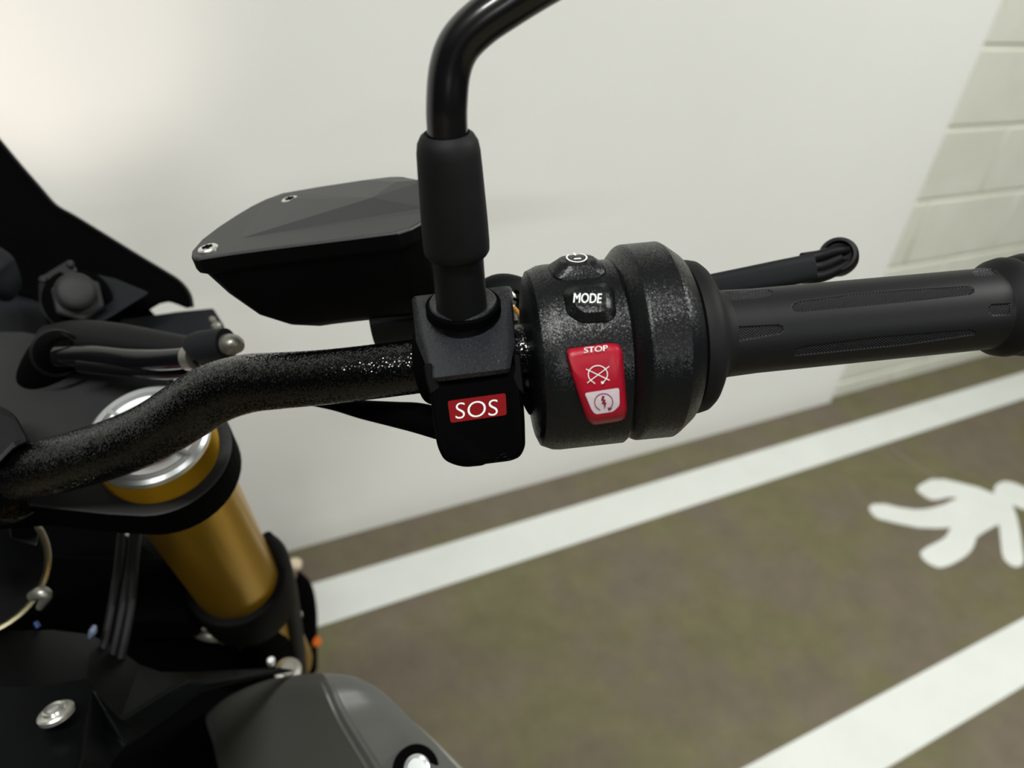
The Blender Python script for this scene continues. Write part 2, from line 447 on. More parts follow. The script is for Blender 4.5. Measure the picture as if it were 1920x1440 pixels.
V = GA + TT[..., None]*AX + R_[..., None]*(np.cos(TH)[..., None]*CV + np.sin(TH)[..., None]*UP2)
V = V.reshape(-1, 3); nth = len(th)
i0 = np.arange(NT-1)[:, None]*nth; j0 = np.arange(nth)[None, :]; j1 = (j0+1) % nth
quads = np.stack([i0+j0, i0+j1, i0+nth+j1, i0+nth+j0], -1).reshape(-1, 4)
me = bpy.data.meshes.new('grip')
me.vertices.add(len(V)); me.vertices.foreach_set('co', V.ravel())
me.loops.add(quads.size); me.loops.foreach_set('vertex_index', quads.ravel().astype(np.int32))
me.polygons.add(len(quads)); me.polygons.foreach_set('loop_start', (np.arange(len(quads))*4).astype(np.int32))
me.update(calc_edges=True); me.validate()
import bmesh
bm = bmesh.new(); bm.from_mesh(me); bmesh.ops.recalc_face_normals(bm, faces=bm.faces); bm.to_mesh(me); bm.free()
me.polygons.foreach_set('use_smooth', [True]*len(me.polygons)); me.materials.append(m_grip)
grip = bpy.data.objects.new('grip', me); link(grip, root)
grip['label'] = 'black rubber throttle grip with knurled inlays'
# inner flange, outer flange, bar end
revolve(GA, AX, [(axis_t(1274),.020),(axis_t(1274)+.0003,.0275),(axis_t(1278),.0292),(axis_t(1290),.0298),(axis_t(1303),.0292),(axis_t(1311),.0278),(axis_t(1318),.0255),(axis_t(1330),.0200),(axis_t(1340),.0180),(axis_t(1352),.0171)], n=96, m=m_rub, parent=grip, name='grip_flange', sharp=50)
t1 = axis_t(1852)
revolve(GA, AX, [(t1-.002,.0160),(t1,.0175),(t1+.0025,.0195),(t1+.006,.0203),(t1+.0085,.0200),(t1+.0105,.0180),(t1+.0105,.016)], n=80, m=m_rub, parent=grip, name='grip_end_ring', sharp=50)
revolve(GA, AX, [(t1+.0100,.012),(t1+.0105,.0185),(t1+.0125,.0205),(t1+.016,.0212),(t1+.030,.0208),(t1+.034,.0195),(t1+.0355,.015)], n=80, m=m_sat, parent=root, name='bar_end_weight', sharp=50)

# --- throttle drum
A1 = axis_t
revolve(GA, AX, [(A1(1146),.016),(A1(1146)+.0002,.0318),(A1(1150),.0330),(A1(1166),.0368),(A1(1171),.0375),(A1(1234),.0377),(A1(1240),.0370),(A1(1264),.0332),(A1(1268),.0322),(A1(1268)+.0004,.02)], n=128, m=m_body, parent=root, name='throttle_drum', sharp=28, bevel=.0006)
revolve(GA, AX, [(A1(1130),.027),(A1(1150),.027)], n=64, m=m_black, parent=root, name='drum_gap_shade')  # black filler core put in as the shade of the gap
revolve(GA, AX, [(A1(1262),.027),(A1(1284),.026)], n=64, m=m_black, parent=root, name='flange_gap_shade')  # shade before the flange, likewise a black filler core
# --- switch housing: rounded section that follows the bar
RH = 0.0335; EV = 0.90
hc_ = CV * 0.0 + UP2 * (-0.001)
ta, tb = axis_t(1012) , axis_t(1130)
def hsec(t, s, off=0.0, n=96, sh=0.0):
    out = []
    for q in np.linspace(0, 2*math.pi, n, endpoint=False):
        e_ = EV if math.cos(q) > 0 else 0.72
        p = GA + hc_ + AX*(t + sh*math.cos(q)) + UP2 * math.sin(q) * RH * s + CV * math.cos(q) * RH * e_ * s
        # lower lip squared off
        if math.sin(q) < -0.55: p = p - UP2 * 0.0035 * ((-math.sin(q) - .55) / .45) * s
        out.append(p)
    return out
V, Fc = loft([hsec(ta-.0045, .45), hsec(ta-.0042, .86), hsec(ta-.0030, .94), hsec(ta+.0010, .99), hsec(ta+.004, 1.0), hsec(tb+.0035, 1.0), hsec(tb+.0050, .97), hsec(tb+.006, .6)])
housing = mk('switch_housing', V, Fc, m_body, root, sharp=30)
# face plate that carries the switches, a shallow step proud of the housing's left edge
def hs(px, py, off=0.0):
    """point on the housing, 'off' metres proud"""
    t, q, p = hit_cyl(px, py, RH + off, ev=EV, c=hc_)
    return p
def rrect(pts, rad=8, n=5):
    """round a pixel polygon"""
    out = []; m_ = len(pts)
    for i in range(m_):
        a_, b_, c_ = (np.array(pts[j % m_], float) for j in (i-1, i, i+1))
        r = min(rad, np.linalg.norm(a_-b_)*.45, np.linalg.norm(c_-b_)*.45)
        p = b_ + nrm(a_-b_)*r; q = b_ + nrm(c_-b_)*r
        for s in np.linspace(0, 1, n): out.append((1-s)**2*p + 2*s*(1-s)*b_ + s*s*q)
    return out
def pad(name, layers, m, parent, surf=hs, rad=10, **k):
    """layers: list of (pixel polygon, offset) from base to crown"""
    L = [[surf(x, y, off) for x, y in rrect(pg, rad)] for pg, off in layers]
    V, Fc = loft(L); return mk(name, V, Fc, m, parent, **k)
def scale_poly(pts, s, c=None):
    A = np.array(pts, float); c = A.mean(0) if c is None else np.array(c); return [tuple(c + (p - c)*s) for p in A]
mode_out = [(1057,548),(1072,533),(1134,531),(1150,545),(1154,590),(1142,602),(1090,604),(1064,588)]
mode_in  = [(1073,548),(1082,538),(1128,536),(1136,545),(1138,575),(1131,584),(1096,587),(1080,575)]
pad('mode_button', [(scale_poly(mode_out,1.10), -.0010),(scale_poly(mode_out,1.04), .0002),(mode_out,.0009),(mode_in,.0034),(scale_poly(mode_in,.6),.0035),(scale_poly(mode_in,.25),.0035)], m_body, housing, rad=10, sharp=32)
top_out = [(1035,486),(1052,470),(1106,470),(1131,494),(1128,503),(1060,505),(1036,495)]
top_in = [(1050,483),(1062,471),(1102,471),(1111,480),(1108,490),(1060,492)]
# start/menu button sits at the crown: built in local axes
tb0 = axis_t(1080); q0 = math.radians(62)
def hloc(dt, dq, off):                        # local patch coordinates on the housing
    q = q0 + dq / RH
    e_ = EV
    return GA + hc_ + AX*(tb0 + dt) + UP2*math.sin(q)*(RH+off) + CV*math.cos(q)*(RH+off)*e_
def pad_loc(name, layers, m, parent, **k):
    L = [[hloc(x, y, off) for x, y in rrect(pg, .004)] for pg, off in layers]
    V, Fc = loft(L); return mk(name, V, Fc, m, parent, **k)
def rect(a, b_, c=(0, 0), ch=.003):
    return [(c[0]-a, c[1]-b_+ch), (c[0]-a+ch, c[1]-b_), (c[0]+a-ch, c[1]-b_), (c[0]+a, c[1]-b_+ch), (c[0]+a, c[1]+b_-ch), (c[0]+a-ch, c[1]+b_), (c[0]-a+ch, c[1]+b_), (c[0]-a, c[1]+b_-ch)]
pad_loc('power_button', [(rect(.0103,.0082),-.001),(rect(.0099,.0078),.0006),(rect(.0092,.0070),.0014),(rect(.0066,.0050),.0036),(rect(.004,.003,ch=.001),.0037),(rect(.0015,.001,ch=.0005),.0037)], m_body, housing, sharp=32)
def hp(px, py): return hloc((px)*1, (py)*1, .0044)
sh = [ribbon(arc(0, 0, .0036, 122, 418, ry=.0036), .00055), ribbon([(0,.0018),(0,.0045)], .0007)]
sh += [ribbon([(-.0013,-.0012),(.0013,-.0012)], .0009)]
print_shapes('power_symbol', sh, hp, m_white, housing)
def lab(px, py, off=.0037): return hs(px, py, off)
text_print('mode_lettering', 'MODE', lambda u, v: lab(1101.5 + u*26 + v*0.8, 559 + u*0.5 - v*9.0 , .0058), m_white, housing, dup=.035)

# red stop / start rocker
red_out = [(1062,659),(1066,654),(1140,643),(1158,644),(1167,655),(1176,770),(1172,785),(1160,790),(1112,797),(1100,788),(1068,690)]
red_mid = [(1066,668),(1072,660),(1145,650),(1156,653),(1162,662),(1171,768),(1166,777),(1155,781),(1115,787),(1107,779),(1073,690)]
red_in  = [(1076,681),(1082,672),(1148,662),(1152,668),(1156,700),(1163,765),(1158,771),(1150,774),(1119,779),(1113,773),(1084,700)]
rock = pad('stop_switch', [(red_out,-.001),(red_out,.0022),(red_mid,.0040),(red_in,.0042),(scale_poly(red_in,.7),.0038),(scale_poly(red_in,.3),.0036)], m_red, housing, rad=9, sharp=50)
def rs(px, py, off=.00445):
    return hs(px, py, off)
text_print('stop_lettering', 'STOP', lambda u, v: rs(1117 + u*22, 654.5 - u*2.3 - v*5.2, .0052), m_white, housing, dup=.03)
sh = []
c0 = (1121, 702)
kill = arc(*c0, 18, -245, 65, ry=16.5)         # open at the bottom
kill = [(c0[0] + 18*math.cos(math.radians(a)), c0[1] - 16.5*math.sin(math.radians(a))) for a in np.linspace(-62, 242, 40)]
sh.append(ribbon(kill, 1.6))
sh.append(ribbon([(1099,692),(1143,713)], 1.5)); sh.append(ribbon([(1101,718),(1142,687)], 1.5))
sh.append(([(1126.5,714.5),(1133.5,717.5),(1128.5,721)], [(0,1,2)]))
sh.append(ribbon([(1112.5,716.5),(1115.5,719.5)], 1.6))
print_shapes('kill_symbol', sh, rs, m_white, housing)
trap = rrect([(1096,737),(1161,727),(1162,760),(1150,772),(1117,777),(1110,770)], 5)
tz = [hs(x, y, .00435) for x, y in trap]; ctr = hs(1132, 752, .0044)
V = [ctr] + tz; mk('start_inlay', V, [(0, i+1, (i+1) % len(tz) + 1) for i in range(len(tz))], m_pink, housing, smooth=False, fix=False)
c1 = (1132, 754)
sh = [ribbon([(c1[0] + 17*math.cos(math.radians(a)), c1[1] - 16*math.sin(math.radians(a))) for a in np.linspace(-50, 248, 40)], 1.5),
      ([(1139,764),(1148,765.5),(1141.5,770.5)], [(0,1,2)]),
      ([(1129,742),(1134,743),(1132,749),(1136,749.5),(1134,754),(1137,755),(1133.5,768),(1132.3,758),(1128,757),(1130.5,752),(1127,751)], [(0,1,2,3,10),(3,4,9,10),(4,5,7,8,9),(5,6,7)])]
print_shapes('start_symbol', sh, lambda x, y: hs(x, y, .0046), m_ink, housing)

# --- mirror stem and its boot
base = P(872, 588, .2870)
tube('mirror_stem', PT((866,560,.284,.0066),(848,400,.262,.0066),(839,250,.247,.0066),(838,190,.2415,.0066),(844,130,.2375,.0066),(862,84,.2345,.0067),(900,44,.232,.0068),(952,8,.230,.0068),(1015,-32,.228,.0069),(1110,-85,.226,.0069),(1300,-190,.224,.0069)), m_stem, root, n=40, sub=10, hint=cw((0,0,1)))
SA = P(866, 578, .2865); SB = P(838, 250, .2470); sax = nrm(SB - SA); sl = np.linalg.norm(SB - SA)
bh = nrm(P(855, 475, .270) - SA)
tz1 = np.dot(P(855, 476, .2715) - SA, sax)
boot = revolve(SA, sax, [(tz1-.0002,.0095),(tz1,.0110),(tz1+.0010,.0116),(tz1+.004,.0117),(sl*.55,.0115),(sl-.012,.0108),(sl-.006,.0105),(sl-.003,.0100),(sl-.0008,.0088),(sl+.0003,.0074),(sl-.001,.0066)], n=72, m=m_rub, parent=root, name='rubber_boot', sharp=60)
revolve(SA, sax, [(-.010,.0094),(.0,.0094),(tz1+.002,.0092)], n=48, m=m_sat, parent=root, name='stem_nut', sharp=50)

# --- mirror clamp with cover plate, collar and SOS box
def LP(*p): return [P(*q) for q in p]
# cover plate: left and right profiles in the plane across the bar
pl = LP((772,562,.3050),(776,556,.3030),(789,620,.2905),(800,662,.2825),(813,708,.2745),(815,716,.2765),(806,705,.2830),(780,640,.2960))
pr = LP((960,542,.3050),(955,536,.3030),(961,600,.2905),(965,642,.2825),(957,690,.2745),(957,698,.2765),(964,688,.2830),(965,620,.2960))
def mixl(a_, b_, t): return [x + (y - x)*t for x, y in zip(a_, b_)]
lift = nrm(CAM - P(870, 640, .29))
def bow(L, d): return [p + lift*d for p in L]
V, Fc = loft([pl, bow(mixl(pl, pr, .035), .0012), bow(mixl(pl, pr, .09), .0022), bow(mixl(pl, pr, .3), .0026), bow(mixl(pl, pr, .7), .0026), bow(mixl(pl, pr, .91), .0022), bow(mixl(pl, pr, .965), .0012), pr])
clamp = mk('mirror_clamp', V, Fc, m_clampm, root, sharp=38)
# clamp body round the bar beneath the plate
bc = barpt(868); bax = nrm(barpt(950) - barpt(800)); _, bv, bu = basis(bax, lift)
if np.dot(bu, UPW) < 0: bu = -bu
revolve(bc, bax, [(-.0165,.0112),(-.0165,.0150),(-.0155,.0158),(.0155,.0158),(.0165,.0150),(.0165,.0112)], n=64, m=m_black, parent=clamp, name='clamp_body', sharp=40)
# collar at the foot of the mirror stem
CC = P(868, 567, .2890)
revolve(CC, sax, [(-.004,.0142),(-.0006,.0142),(-.0002,.0138)], n=72, m=m_black, parent=clamp, name='collar_gap_shade', sharp=40)  # black ring painted in as the shade round the collar
revolve(CC, sax, [(-.004,.0128),(.0002,.0128),(.0008,.0124),(.0008,.0104),(.0000,.0093)], n=72, m=m_clampm, parent=clamp, name='collar', sharp=40)
# SOS box
fr = [(795,684,.2880),(806,676,.2850),(966,655,.2850),(976,672,.2880)]
def sosloop(rows): return [P(*r) for r in rows]
# outline rings from the back of the box to its front face
def sos_ring(z, g, yo=0):
    o_ = [(797,690),(806,740),(812,790),(820,838),(832,862),(850,871),(872,876),(904,873),(910,870),(958,864),(975,857),(985,838),(984,790),(980,730),(976,676),(957,684),(890,694),(812,700)]
    c = np.array((890, 775)); return [P(*(c + (np.array(p) - c)*g + (0, yo)), z) for p in rrect(o_, 14)]
V, Fc = loft([sos_ring(.3130,.93), sos_ring(.3060,.97), sos_ring(.2920,1.0), sos_ring(.2820,1.0), sos_ring(.2792,.985), sos_ring(.2774,.955), sos_ring(.2768,.92)])
sos = mk('sos_box', V, Fc, m_black, root, sharp=40)
sos['label'] = 'black emergency call box with red SOS label'
FN = nrm(CAM - P(890, 775, .284))
# ears of the box that flank the plate
for side in (0, 1):
    if side == 0: q = [(794,684),(808,680),(812,700),(824,716),(826,728),(806,742),(798,715)]
    else: q = [(963,664),(976,664),(980,700),(984,742),(968,728),(960,708),(964,690)]
    a_ = [P(x, y, .2765) for x, y in q]; b_ = [P(x, y, .2765) - FN*.012 for x, y in q]
    V, Fc = loft([b_, a_]); mk('box_ear', V, Fc, m_res, sos, bevel=.0006, sharp=40)
fz = .2766
lab_q = rrect([(839,752),(948,737),(950,778),(845,793)], 5)
V = [P(x, y, fz - .0002) for x, y in lab_q]; V += [P(x, y, fz + .0006) for x, y in lab_q]
n_ = len(lab_q); V, Fc = loft([V[n_:], V[:n_]])
mk('sos_label', V, Fc, m_lred, sos, smooth=False)
text_print('sos_lettering', 'SOS', lambda u, v: P(894 + u*39.5 - v*(-0.5), 767 - u*3.6 - v*15.0, fz - .00035), m_white, sos, bold=-.012)
for k, (x, y) in enumerate([(933,858),(940,852),(947,856),(954,860),(930,864),(945,850)]):
    s = 1.6 if k != 2 else 3
    V = [P(x-s, y+.6, .2766), P(x+s, y-.4, .2766), P(x+s, y+.6, .2766), P(x-s, y+1.6, .2766)]
    mk('moulded_mark', V, [(0,1,2,3)], m_gray, sos, smooth=False)

# --- brake master cylinder behind the clamp, small pieces between clamp and housing
master = tube('master_cylinder', PT((700,600,.372,.013),(820,585,.372,.0135),(900,575,.368,.013),(975,568,.362,.011)), m_sat, root, n=32, sub=4)
tube('pivot_bracket', PT((905,552,.345,.006),(935,545,.343,.0075),(965,548,.343,.0075),(995,556,.345,.006)), m_gray, master, n=16, sub=4)
revolve(P(945,562,.338), nrm(CAM-P(945,562,.338)), [(-.004,.0055),(.002,.0055),(.003,.0045)], n=20, m=m_dsteel, parent=master, name='pivot_bolt')
tube('hook_spring', PT((966,545,.330,.0007),(977,552,.329,.0007),(977,564,.329,.0007),(962,560,.329,.0007)), m_black, master, n=8, sub=6)
tube('orange_wire', PT((962,575,.325,.0009),(970,585,.325,.0010),(982,602,.326,.0010),(990,620,.327,.0010)), m_wire, master, n=8, sub=4)
tube('steel_pin', PT((962,572,.326,.0008),(966,585,.326,.0012),(968,600,.326,.0012)), m_dsteel, master, n=8, sub=3)
# hanging cable guide and tab under the bar
V, Fc = loft([LP((968,700,.300),(1010,700,.300),(1030,772,.303),(1000,772,.303),(1001,778,.303),(992,778,.303),(986,768,.303),(972,740,.302)),
              LP((968,700,.316),(1010,700,.316),(1030,772,.318),(1000,772,.318),(1001,778,.318),(992,778,.318),(986,768,.318),(972,740,.317))])
mk('cable_bracket', V, Fc, m_black, root, bevel=.0008)
revolve(P(991,719,.300), nrm(CAM-P(991,719,.3)), [(-.002,.0018),(.0012,.0018),(.0018,.0012)], n=16, m=m_sat, parent=root, name='bracket_screw')
tube('brake_hose', PT((560,742,.350,.0035),(625,757,.345,.0030),(680,768,.338,.0042),(740,777,.330,.0055),(790,785,.322,.0065),(840,800,.318,.0065)), m_black, root, n=24, sub=6)

# --- brake lever
def lev(cx, cy, z, hv, dv):                    # rounded section
    c = P(cx, cy, z); _, v, u = basis(nrm(P(1500,500,.365) - P(1300,530,.355)), cw((0,1,0)))
    return [c + v*hv*math.copysign(abs(math.cos(q))**.6, math.cos(q)) + u*dv*math.copysign(abs(math.sin(q))**.6, math.sin(q)) for q in np.linspace(0, 2*math.pi, 28, endpoint=False)]
V, Fc = loft([lev(1000,590,.350,.008,.005), lev(1150,566,.352,.0085,.005), lev(1325,540,.356,.0060,.005), lev(1400,526,.359,.0064,.005), lev(1460,514,.362,.0066,.005), lev(1520,502,.365,.0066,.005)])
lever = mk('brake_lever', V, Fc, m_gray, root, sharp=50)
# hollow end: two ribs, a web and the ball
bw = P(1572, 481, .369)
tube('upper_rib', PT((1505,487,.3645,.0034),(1535,480,.3655,.0028),(1562,472,.3660,.0026),(1590,468,.3665,.0024)), m_sat, lever, n=16, sub=5)
tube('lower_rib', PT((1505,520,.3645,.0032),(1535,519,.3655,.0030),(1565,508,.3660,.0028),(1590,494,.3665,.0026)), m_sat, lever, n=16, sub=5)
ax_b = nrm(CAM - bw) * .9 + cw((0.0, .25, 0)); ax_b = nrm(ax_b)
revolve(bw - ax_b*.007, ax_b, [(-.003,.004),(-.002,.0065),(.001,.0084),(.005,.0092),(.009,.0090),(.0115,.0080),(.0118,.0066),(.0095,.0058),(.0085,.002)], n=56, m=m_sat, parent=lever, name='lever_ball', sharp=50)
tube('lever_web', PT((1510,505,.3665,.0040),(1540,500,.3675,.0036),(1575,486,.3680,.0036)), m_sat, lever, n=16, sub=4)

# --- brake fluid reservoir
LATc = nrm(barpt(700) - barpt(600)*1.0)
Lw = nrm(barpt(1300) - barpt(620)); Fw = nrm(np.array((-Lw[1], Lw[0], 0.0))); Uw = nrm(np.cross(Lw, Fw))
p_lid = P(560, 458, .324)
def lp(px, py, h=0.0): return onplane(px, py, p_lid, Uw) + Uw*h
outline = [(357,478),(358,470),(376,449),(405,427),(440,404),(470,386),(497,373),(530,361),(600,349),(680,337),(735,330),(757,330),(785,337),(808,350),(822,372),(815,393),(795,413),(770,427),(745,435),(650,447),(520,463),(430,475),(372,484),(362,483)]
out3 = [lp(*p) for p in outline]; cen = np.mean(out3, 0)
def shrink(L, s, d): return [cen + (p - cen)*s - Uw*d for p in L]
A_ = lp(450,447); B_ = lp(703,388,.0045); G_ = lp(748,359,.0048); H_ = lp(808,353,.0044); E_ = lp(800,391,.0004); C_ = lp(800,398,0)
def ring_on(L, s): return [cen + (p - cen)*s for p in L]
# top: facets
top_in3 = ring_on(out3, .985)
V = list(out3 and [p - Uw*.0010 for p in out3]) + [p for p in top_in3]
n_ = len(outline); Fc = [(i, (i+1) % n_, n_ + (i+1) % n_, n_ + i) for i in range(n_)]
kA = len(V); V += [A_, B_, G_, H_, E_, C_]
a0, b0, g0, h0, e0, c0i = range(kA, kA+6)
I = lambda i: n_ + i % n_
# back plateau: follows the outline from the left corner, over the far edge, to the right
Fc += [(I(0), I(1), I(2), a0)]
Fc += [(I(2), I(3), I(4), I(5), I(6), b0, a0), (I(6), I(7), I(8), I(9), g0, b0), (I(9), I(10), I(11), I(12), h0, g0), (I(12), I(13), I(14), h0)]
Fc += [(b0, g0, h0, e0), (a0, b0, e0, c0i), (h0, I(14), I(15), e0), (e0, I(15), c0i)]
Fc += [(a0, c0i, I(15), I(16), I(17), I(18), I(19)), (a0, I(19), I(20), I(21)), (a0, I(21), I(22), I(23), I(0))]
# skirt
k0 = len(V); V += shrink(out3, 1.0, .0072); k1 = len(V); V += shrink(out3, .965, .0085)
Fc += [((i+1) % n_, i, k0+i, k0+(i+1) % n_) for i in range(n_)] + [(k0+(i+1) % n_, k0+i, k1+i, k1+(i+1) % n_) for i in range(n_)]
Fc.append(tuple(range(k1, k1+n_)))
res_body_l = []
pull = lambda p, s, d, sh: cen + (p - cen)*s - Uw*d + Lw*sh
V2, F2 = loft([[pull(p, .955, .0080, 0) for p in out3], [pull(p, .90, .020, .003) for p in out3], [pull(p, .80, .034, .007) for p in out3], [pull(p, .66, .043, .011) for p in out3], [pull(p, .5, .048, .014) for p in out3]])
reservoir = mk('brake_fluid_reservoir', V2, F2, m_res, root, sharp=50)
nsk = 2*n_ + 1
lid = mk('reservoir_lid', V, Fc, [m_lid, m_res], reservoir, smooth=False, bevel=.0009, seg=3)
for p_ in list(lid.data.polygons)[-nsk:]: p_.material_index = 1  # skirt faces painted black for the shade on the lid's sides
def screw(cx, cy, rad, parent, p0, nrmv, m=m_steel, name='lid_screw'):
    c = onplane(cx, cy, p0, nrmv)
    o = revolve(c, nrmv, [(-.004, rad),(.0002, rad),(.0007, rad*.9),(.0009, rad*.5),(.0008, rad*.40),(-.0002, rad*.34)], n=40, m=m, parent=parent, name=name, sharp=40)
    _, v, u = basis(nrmv)
    star = []
    for i in range(24):
        q = 2*math.pi*i/24; r = rad*(.50 + .11*math.cos(6*q)); star.append(c + nrmv*.00105 + (v*math.cos(q) + u*math.sin(q))*r)
    mk(name + '_socket', star, [tuple(range(24))], m_black, parent, smooth=False)
    return o
screw(390, 466, .0045, reservoir, p_lid + Uw*.0004, Uw)
screw(544, 375, .0043, reservoir, p_lid + Uw*.0004, Uw)

# --- fork leg
FA = P(278, 812, .405); FB = P(428, 1062, .552); fd = nrm(FB - FA)
fork = revolve(FA, fd, [(.012,.0290),(.012,.0300),(.05,.0300),(.2,.0300),(.245,.0300),(.245,.0255),(.42,.0255),(.42,.02)], n=96, m=m_gold, parent=root, name='fork_tube', sharp=40)
prof = []
for i in range(7):
    t = .004 + i*.0026; prof += [(t,.0312),(t+.0013,.0318),(t+.0018,.0308)]
revolve(FA, fd, [(.003,.028)] + prof + [(.025,.0300)], n=96, m=m_gold, parent=fork, name='threaded_collar', sharp=20)
capo = revolve(FA, fd, [(.0065,.012),(.0065,.0122),(.0020,.0125),(.0018,.0200),(.0006,.0245),(-.0010,.0262),(-.0012,.0290),(.0005,.0308),(.004,.0310),(.004,.02)], n=96, m=m_alu, parent=fork, name='fork_cap', sharp=20, cap=False)
_, fv, fu = basis(fd, cw((0,1,0)))
revolve(FA + fd*.001, fd, [(.004,.0168),(-.0012,.0168),(-.0018,.0160),(-.0018,.0)], n=48, m=m_red, parent=fork, name='adjuster_disc', sharp=40)
revolve(FA + fd*.0005, fd, [(.0,.0115),(-.0050,.0115),(-.0058,.0105),(-.0058,.0)], n=6, m=m_alu, parent=fork, name='adjuster_hex', smooth=False)
def radial_key(ang):
    d = fv*math.cos(ang) + fu*math.sin(ang); s = np.cross(d, fd)*.0011; c = FA - fd*.0006
    t_ = [c + d*.0172 + s, c + d*.028 + s, c + d*.028 - s, c + d*.0172 - s]
    V, Fc = loft([[p - fd*.0011 for p in t_], [p + fd*.003 for p in t_]]); mk('cap_rib', V, Fc, m_alu, fork, smooth=False, bevel=.0003)
for a in (0.55, 2.1, 3.67, 5.24): radial_key(a)
# upper triple clamp
pt0 = FA + fd*.020
plate = []
for a in np.linspace(-95, 95, 24):
    plate.append(pt0 + (nrm(cw((1,0,0)) - fd*np.dot(cw((1,0,0)), fd))*math.cos(math.radians(a)) + nrm(np.cross(nrm(cw((1,0,0)) - fd*np.dot(cw((1,0,0)), fd)), fd))*math.sin(math.radians(a)))*.0385)
q1, q2 = plate[0], plate[-1]
hl = lambda x, y: onplane(x, y, pt0, fd)
ups = [hl(315,688), hl(200,650), hl(40,620), hl(-80,620)]; dns = [hl(-80,960), hl(60,950), hl(200,965)]
if np.dot(plate[0] - pt0, cw((0,1,0))) > 0: plate = plate[::-1]
poly = plate + ups + dns
V, Fc = loft([poly, [p + fd*.024 for p in poly]])
triple = mk('triple_clamp', V, Fc, [m_black, m_plate], root, smooth=False, bevel=.0015)
for p_ in triple.data.polygons:
    if len(p_.vertices) > 4: p_.material_index = 1  # sides stay black: painted shade, not the casting's own tone
# lower triple clamp ring and fork guard
revolve(FA, fd, [(.205,.030),(.205,.0355),(.208,.0365),(.250,.0365),(.255,.035),(.256,.026)], n=64, m=m_res, parent=root, name='lower_clamp', sharp=40)
Lr = nrm(Lw - fd*np.dot(Lw, fd)); Nr = np.cross(fd, Lr)
if np.dot(Nr, CAM - FA) < 0: Nr = -Nr
def FP(t, l, n): return FA + fd*t + Lr*l + Nr*n
V, Fc = loft([[FP(.215,-.03,-.02), FP(.215,-.03,.03), FP(.215,-.22,.03), FP(.215,-.22,-.02)], [FP(.25,-.03,-.02), FP(.25,-.03,.03), FP(.25,-.22,.03), FP(.25,-.22,-.02)]])
mk('lower_yoke', V, Fc, m_black, root, bevel=.003)
# guard strut that runs down outside the fork
tube('fork_guard', PT((500,1005,.56,.004),(520,1035,.575,.007),(534,1090,.60,.008),(545,1150,.64,.008),(556,1230,.69,.008),(562,1290,.73,.008)), m_sat, root, n=20, sub=5)
tube('guard_plate', PT((470,1120,.60,.020),(490,1180,.64,.020),(520,1260,.70,.022)), m_black, root, n=20, sub=4)
# caliper
cal = tube('brake_caliper', PT((546,1070,.90,.006),(556,1105,.91,.019),(562,1150,.92,.022),(566,1200,.93,.020),(570,1260,.95,.018)), m_black, root, n=24, sub=5, flat=.7)
for x, y, r in ((541,1115,.0042),(547,1130,.0042),(556,1154,.0058),(568,1240,.006)):
    c = P(x, y, .885); d = nrm(CAM - c); revolve(c, d, [(-.004,r*1.1),(.002,r),(.003,r*.7)], n=24, m=m_dsteel if r > .005 else m_gray, parent=cal, name='caliper_bolt')
c = P(553,1058,.90); revolve(c, nrm(UPW + (0,0,0)), [(-.004,.005),(-.003,.0078),(.002,.008),(.004,.006)], n=24, m=mat('cream_cap', (0.62,0.52,0.38), .5), parent=cal, name='bleed_cap')
tube('bleed_nipple', PT((552,1062,.90,.004),(545,1082,.90,.007),(538,1100,.90,.008)), mat('brown_hose', (0.16,0.12,0.08), .6), cal, n=16, sub=3)
c = P(593,1203,.93); revolve(c, nrm(CAM-c), [(-.006,.0055),(.001,.0060),(.003,.004)], n=24, m=m_amber, parent=root, name='amber_reflector')
# hose fitting low in the gap
tube('banjo_hose', PT((358,1168,.60,.0035),(370,1185,.60,.0042),(395,1193,.60,.0045),(420,1194,.60,.0045)), m_dsteel, root, n=16, sub=5)
tube('banjo_fitting', PT((418,1194,.60,.0058),(428,1194,.60,.0058),(430,1194,.60,.0045),(462,1197,.60,.0052)), m_dsteel, root, n=12, sub=1)

# front wheel under the fork
AXL = FA + fd*.70
lat = nrm(Lw)
hub = AXL - lat*.155 - Fw*.06
wr = hub[2] / math.sqrt(max(1e-6, 1 - lat[2]**2)) - .001
wr = hub[2] - .0
# lowest point of a circle with axle 'lat'
wfac = math.sqrt(1 - lat[2]**2)
WR = (hub[2] - 0.0) / wfac
tyw = .055
prof = []
for q in np.linspace(-110, 110, 23):
    qa = math.radians(q); prof.append((math.sin(qa)*tyw, WR - tyw + math.cos(qa)*tyw if abs(q) < 200 else 0))
wheel = revolve(hub, lat, prof + [(tyw*.6, WR-.085), (-tyw*.6, WR-.085), prof[0]], n=96, m=m_tyre, parent=root, name='front_tyre', cap=False, sharp=50)
revolve(hub, lat, [(-.035,WR-.078),(-.035,WR-.105),(.035,WR-.105),(.035,WR-.078)], n=72, m=m_black, parent=root, name='front_rim', cap=False, sharp=40)
revolve(hub, lat, [(-.05,.012),(-.05,.03),(.05,.03),(.05,.012)], n=40, m=m_black, parent=root, name='wheel_hub', sharp=40)
_, wv, wu = basis(lat)
for i in range(5):
    q = 2*math.pi*i/5 + .3; d = wv*math.cos(q) + wu*math.sin(q)
    tube('spoke', [(*(hub + d*.025), .012), (*(hub + d*(WR-.1)), .009)], m_black, root, n=12, sub=1)
revolve(hub, lat, [(.060,.155),(.064,.155),(.064,.115),(.060,.115),(.060,.155)], n=72, m=m_dsteel, parent=root, name='brake_disc', cap=False, sharp=30)
